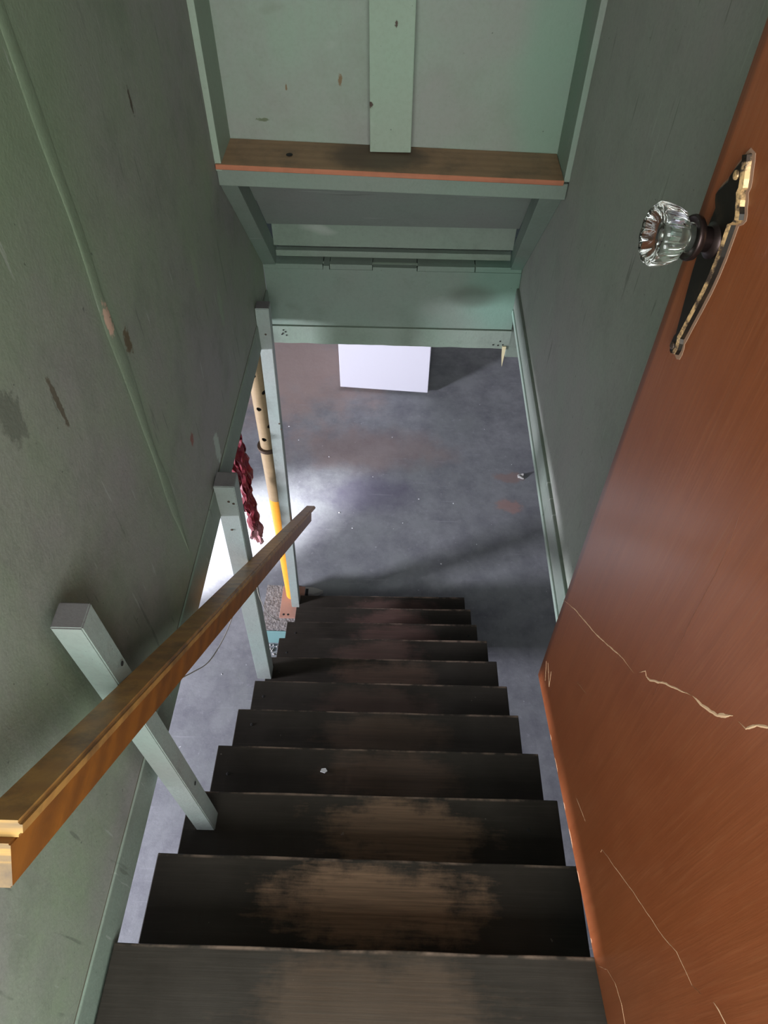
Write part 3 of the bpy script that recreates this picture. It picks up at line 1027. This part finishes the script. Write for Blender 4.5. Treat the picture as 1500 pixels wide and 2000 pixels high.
dlink('bare_wood_halo', plate_bm(0.0052, 0.0002, -0.0004, 0.0005), [M_halo, M_halo])
bp = dlink('escutcheon_plate', plate_bm(0.0, 0.0002, -0.0075, 0.0045), [M_plate_dark, M_brass])
bp['label'] = 'black ornate plate with rubbed brass edges'
# screws
for h in (0.938, 1.138):
    dlink('screw', bm_lathe([(0.0048, -0.0070), (0.0045, -0.0090), (0.002, -0.0100)], 12, (cxp, 0, h), axis='y'), M_brass, bp)

# knob: shank, ferrule, glass. Built along -y (out of the door) then drooped slightly
KO = Vector((cxp, 0.0, 1.070))
droop = Matrix.Translation(KO) @ Matrix.Rotation(math.radians(-7.0), 4, 'X') @ Matrix.Translation(-KO)


def klink(name, prof_, mat, parent, seg=40, flute=None, smooth=True):
    bm = bm_lathe([(r, -t) for r, t in prof_], seg, KO, axis='y', flute=flute)
    bmesh.ops.transform(bm, verts=bm.verts, matrix=droop)
    o = dlink(name, bm, mat, parent, smooth)
    return o


def fl12(a, i):
    amp = [0, 0, 0.01, 0.04, 0.07, 0.085, 0.09, 0.09, 0.08, 0.05, 0.0, 0][min(i, 11)]
    return 1.0 - amp * (1 - abs(math.cos(a * 6.0)))


knob = klink('door_knob', [(0.0110, 0.0325), (0.0150, 0.0335), (0.0145, 0.0385), (0.0185, 0.0420), (0.0265, 0.0475), (0.0300, 0.0560), (0.0318, 0.0660),
                           (0.0318, 0.0710), (0.0290, 0.0745), (0.0250, 0.0735), (0.0220, 0.0715), (0.0020, 0.0705)], M_glass, dr, seg=96, flute=fl12)
knob['label'] = 'clear fluted glass knob'
klink('rosette', [(0.0185, 0.005), (0.0190, 0.009), (0.0150, 0.0105), (0.0140, 0.013)], M_bronze, knob)
klink('shank', [(0.0128, 0.012), (0.0130, 0.0235), (0.0135, 0.0245)], M_bronze, knob)
klink('ferrule', [(0.0140, 0.0215), (0.0180, 0.0235), (0.0222, 0.0270), (0.0232, 0.0315), (0.0225, 0.0340), (0.0205, 0.0335), (0.0185, 0.0305), (0.002, 0.0300)], M_bronze, knob)
klink('socket', [(0.0085, 0.0301), (0.0075, 0.045), (0.0050, 0.050), (0.0010, 0.0505)], M_silver, knob, seg=20)

# ---------------------------------------------------------------- jack post on its concrete block
JX, JY = -0.502, 1.922
jk = empty('adjustable_jack_post', (JX, JY, -1.890), 'tan and yellow steel telescoping jack post with pin holes, behind the railing', 'post')
blk = empty('concrete_block', (-0.58, 1.84, ZF), 'rough grey concrete block with a teal painted end under the jack post', 'block')
bm = wobble(bm_box(-0.655, -0.460, 1.705, 1.985, ZF, -1.898), 7, 0.006, 30)
for v in bm.verts:
    if v.co.z < ZF + 0.01:
        v.co.z = ZF
    if v.co.z > -1.905:
        v.co.z = min(v.co.z, -1.898)
link('block_body', bm, M_block, blk)
link('painted_face', bm_box(-0.640, -0.4565, 1.694, 1.701, ZF, -1.906, 0.002), M_teal, blk)


def hollow_tube(r0, r1, z0, z1, holes, seg=40):
    bm = bmesh.new()
    rings = []
    for (r, z) in ((r0, z0), (r0, z1), (r1, z1), (r1, z0)):
        rings.append([bm.verts.new((JX + r * math.cos(2 * PI * k / seg), JY + r * math.sin(2 * PI * k / seg), z)) for k in range(seg)])
    for i in range(4):
        A, B = rings[i], rings[(i + 1) % 4]
        for k in range(seg):
            bm.faces.new((A[k], A[(k + 1) % seg], B[(k + 1) % seg], B[k]))
    return bm


low = link('lower_tube', hollow_tube(0.0375, 0.0345, -1.05, -0.72, []), M_tan, jk, smooth=False)
lowy = link('painted_lower_tube', hollow_tube(0.0376, 0.0345, -1.884, -1.05, []), M_yellow, jk)
lowy['label'] = 'bright yellow painted lower length'
upb = hollow_tube(0.0325, 0.0295, -1.0, -0.212, [])
upper = link('upper_tube', upb, M_tan, jk)
cut = bmesh.new()
for zz, ang in ((-0.655, -1.75), (-0.485, -1.75), (-0.315, -1.75), (-0.585, -0.75), (-0.405, -0.75)):
    c2 = bm_lathe([(0.0105, 0.0), (0.0105, 0.05)], 14)
    mt = Matrix.Translation((JX, JY, zz)) @ Matrix.Rotation(ang, 4, 'Z') @ Matrix.Rotation(PI / 2, 4, 'Y')
    bmesh.ops.transform(c2, verts=c2.verts, matrix=mt)
    me_t = bpy.data.meshes.new('t')
    c2.to_mesh(me_t)
    c2.free()
    cut.from_mesh(me_t)
cutter = link('cutter', cut, M_black)
md = upper.modifiers.new('b', 'BOOLEAN')
md.object = cutter
md.operation = 'DIFFERENCE'
md.solver = 'EXACT'
bpy.context.view_layer.update()
dg = bpy.context.evaluated_depsgraph_get()
nm_ = bpy.data.meshes.new_from_object(upper.evaluated_get(dg))
upper.modifiers.clear()
upper.data = nm_
bpy.data.objects.remove(cutter)
link('dark_filler', bm_lathe([(0.022, -1.0), (0.022, -0.22)], 16, (JX, JY, 0)), M_black, jk)  # black filler added to stand for the shade seen through the pin holes
bm = bmesh.new()
pts = [(JX + 0.042 * math.cos(a * PI / 16), JY + 0.042 * math.sin(a * PI / 16), -0.720) for a in range(33)]
link('collar_ring', bm_lathe([(0.034, -0.728), (0.046, -0.728), (0.047, -0.720), (0.046, -0.714), (0.034, -0.714)], 32, (JX, JY, 0), cap=False), M_rust, jk)
bmp = bm_box(JX - 0.060, -0.440, 1.772, 1.972, -1.8965, -1.884, 0.002)
link('base_plate', bmp, M_plate, jk)
for x in (-0.540, -0.516):
    link('bolt_hole', bm_lathe([(0.0062, -1.8838), (0.0058, -1.8832)], 12, (x, 1.790, 0)), M_black, jk)
link('top_plate', bm_box(JX - 0.05, -0.478, JY - 0.06, JY + 0.04, -0.212, -0.2005, 0.001), M_plate, jk)
# weld bead / dried mortar crumbs at the foot
tag(link('mortar_crumbs', (lambda b: ([bmesh.ops.create_icosphere(b, subdivisions=1, radius=random.uniform(0.003, 0.008), matrix=Matrix.Translation((random.uniform(-0.66, -0.50), random.uniform(1.60, 1.68), ZF + 0.004))) for i in range(26)], b)[1])(bmesh.new()), M_plaster),
    'loose crumbs of mortar beside the concrete block', 'crumbs', kind='stuff')

# ---------------------------------------------------------------- washing machine
wa = Vector((-0.368, 3.783, ZF))
wb = Vector((0.268, 3.739, ZF))
ux = (wb - wa).normalized()
uy = Vector((-ux.y, ux.x, 0))
wm = empty('laundry_appliance', (wa + wb) / 2, 'boxy white enamel appliance standing on the basement floor beyond the header', 'appliance')
wm.rotation_euler = (0, 0, math.atan2(ux.y, ux.x))
W2 = (wb - wa).length / 2


def wlink(name, bm, mat, smooth=False):
    o = link(name, bm, mat)
    o.parent = wm
    return o


wlink('cabinet', bm_box(-W2, W2, 0.0, 0.62, 0.022, 0.88, 0.004), M_white)
wlink('lid', bm_box(-W2 + 0.01, W2 - 0.01, -0.004, 0.50, 0.882, 0.905, 0.006), M_white)
wlink('control_panel', bm_prism([(0.50, 0.882), (0.62, 0.882), (0.62, 1.03), (0.56, 1.03)], 'x', -W2 + 0.01, W2 - 0.01, 0.004), M_white)
for x in (-W2 + 0.03, W2 - 0.03):
    for y in (0.04, 0.57):
        wlink('foot', bm_lathe([(0.018, 0.0), (0.018, 0.024)], 14, (x, y, 0)), M_foot)
wlink('toe_kick', bm_box(-W2 + 0.05, W2 - 0.05, 0.07, 0.55, 0.004, 0.024), M_rust)

# ---------------------------------------------------------------- hanging red rag
RX, RY, RT, RB = -0.600, 1.80, -0.02, -1.235
rag = empty('red_plastic_rag', (RX, RY, RT), 'dark red crumpled plastic rag hanging beside the jack post', 'rag')


def rag_strip(name, x, y, z0, z1, w0, w1, seed, amp=0.05):
    bm = bmesh.new()
    NZ, NW = 46, 12
    rows = []
    for i in range(NZ + 1):
        t = i / NZ
        z = z0 + (z1 - z0) * t
        w = (w0 + (w1 - w0) * t) * (0.75 + 0.9 * abs(noise.noise(Vector((seed, z * 7, 1)))))
        ang = 1.2 * noise.noise(Vector((z * 3, seed, 4))) + 0.3
        row = []
        for k in range(NW + 1):
            s_ = (k / NW - 0.5) * 2
            px = w * s_ * math.cos(ang)
            py = w * s_ * math.sin(ang)
            nz = noise.noise_vector(Vector((s_ * 2.3 + seed, z * 11, seed)))
            nz2 = noise.noise_vector(Vector((s_ * 6 + seed, z * 28, seed)))
            row.append(bm.verts.new((x + px + nz[0] * amp + nz2[0] * amp * 0.3 - RX, y + py + nz[1] * amp + nz2[1] * amp * 0.3 - RY, z + nz[2] * amp * 0.5 - RT)))
        rows.append(row)
    for i in range(NZ):
        for k in range(NW):
            bm.faces.new((rows[i][k], rows[i][k + 1], rows[i + 1][k + 1], rows[i + 1][k]))
    o = link(name, bm, M_rag, smooth=False)
    o.parent = rag
    sd = o.modifiers.new('t', 'SOLIDIFY')
    sd.thickness = 0.0022
    return o


rag_strip('cloth_fold', RX + 0.000, RY, RT + 0.0, RB + 0.0, 0.050, 0.014, 2.3, 0.032)
rag_strip('cloth_fold', RX - 0.012, RY + 0.01, RT + 0.0, RB + 0.22, 0.056, 0.026, 6.1, 0.030)
rag_strip('cloth_fold', RX + 0.010, RY - 0.01, -0.55, RB + 0.10, 0.016, 0.018, 9.4, 0.024)
rag_strip('cloth_fold', RX + 0.008, RY - 0.005, RB + 0.16, RB - 0.01, 0.022, 0.012, 14.4, 0.02)


# ---------------------------------------------------------------- twine loops under the rail
def bez(pts, n=14):
    out = []
    P = [Vector(p) for p in pts]
    for i in range(len(P) - 1):
        p0, p1, p2, p3 = P[max(i - 1, 0)], P[i], P[i + 1], P[min(i + 2, len(P) - 1)]
        for j in range(n):
            t = j / n
            out.append(0.5 * ((2 * p1) + (-p0 + p2) * t + (2 * p0 - 5 * p1 + 4 * p2 - p3) * t * t + (-p0 + 3 * p1 - 3 * p2 + p3) * t ** 3))
    out.append(P[-1])
    return out


o = link('hanging_wire', bm_tube(bez([(-0.375, 0.772, -0.145), (-0.375, 0.772, -0.153), (-0.375, 0.674, -0.107), (-0.375, 0.556, -0.014), (-0.375, 0.470, 0.100), (-0.375, 0.401, 0.204), (-0.375, 0.360, 0.27)]), 0.0013, 6), M_twine)
tag(o, 'thin grey wire loop hanging under the handrail between the two nearest posts', 'wire')
o = link('hanging_wire', bm_tube(bez([(-0.375, 1.0, -0.34), (-0.375, 0.985, -0.39), (-0.372, 0.985, -0.45), (-0.370, 1.012, -0.561), (-0.370, 1.08, -0.72), (-0.372, 1.14, -0.832)]), 0.0013, 6), M_twine)
tag(o, 'thin grey wire end dangling from the handrail in front of the middle post', 'wire')

# small painted wood wedge on the floor by the last tread
wd = empty('wood_wedge', (-0.43, 2.02, ZF), 'small pale pointed wood wedge lying on the floor beside the lowest tread', 'wedge')
link('wedge_body', bm_prism([(-0.472, 1.995), (-0.405, 1.995), (-0.375, 2.008), (-0.352, 2.022), (-0.380, 2.034), (-0.410, 2.042), (-0.472, 2.046)], 'z', ZF, ZF + 0.03, 0.002), M_plaster, wd)
link('dark_band', bm_box(-0.452, -0.436, 1.992, 2.030, ZF + 0.001, ZF + 0.0315), M_black, wd)

# broken bits in the chipped floor patch, and paint flakes
o = link('rubble_lump', wobble(bm_box(0.850, 0.885, 2.945, 2.972, ZF, ZF + 0.016), 4, 0.011, 45), M_plaster)
tag(o, 'small broken lump of plaster on the reddish chipped floor patch', 'rubble')
bm = bmesh.new()
spots = [(-0.452, 3.20), (-0.40, 3.10), (-0.10, 2.93), (0.10, 2.55), (0.82, 3.07), (-0.06, 2.36), (0.33, 2.25), (0.55, 2.40), (-0.21, 2.50), (0.20, 2.75),
         (-0.62, 3.25), (-0.70, 3.38), (-0.30, 2.62), (0.42, 2.72), (0.02, 3.3), (0.66, 3.4), (0.62, 1.2), (0.66, 0.8), (-0.62, 1.35), (-0.75, 1.1), (-0.55, 0.9), (-0.6, 0.6), (-0.85, 1.5), (-0.8, 3.0), (-0.68, 2.95)]
for x, y in spots:
    rr = random.uniform(0.002, 0.006)
    a = random.uniform(0, 6)
    vs = [bm.verts.new((x + rr * math.cos(a + t) * random.uniform(0.5, 1.3), y + rr * math.sin(a + t) * random.uniform(0.5, 1.3), ZF + 0.001)) for t in (0, 1.2, 2.5, 3.9, 5.1)]
    tv = bm.verts.new((x, y, ZF + 0.004))
    for i in range(5):
        bm.faces.new((vs[i], vs[(i + 1) % 5], tv))
o = link('paint_flakes', bm, M_chip)
tag(o, 'scattered white paint flakes on the basement floor', 'flakes', kind='stuff')
# a pale flake on the fourth tread
o = link('paint_flake', bm_prism([(-0.153, 0.498), (-0.140, 0.494), (-0.133, 0.500), (-0.139, 0.508), (-0.150, 0.506)], 'z', -RISE * 3 + 0.0003, -RISE * 3 + 0.003), M_chip)
tag(o, 'single pale paint flake lying on a dark stair tread', 'flake')
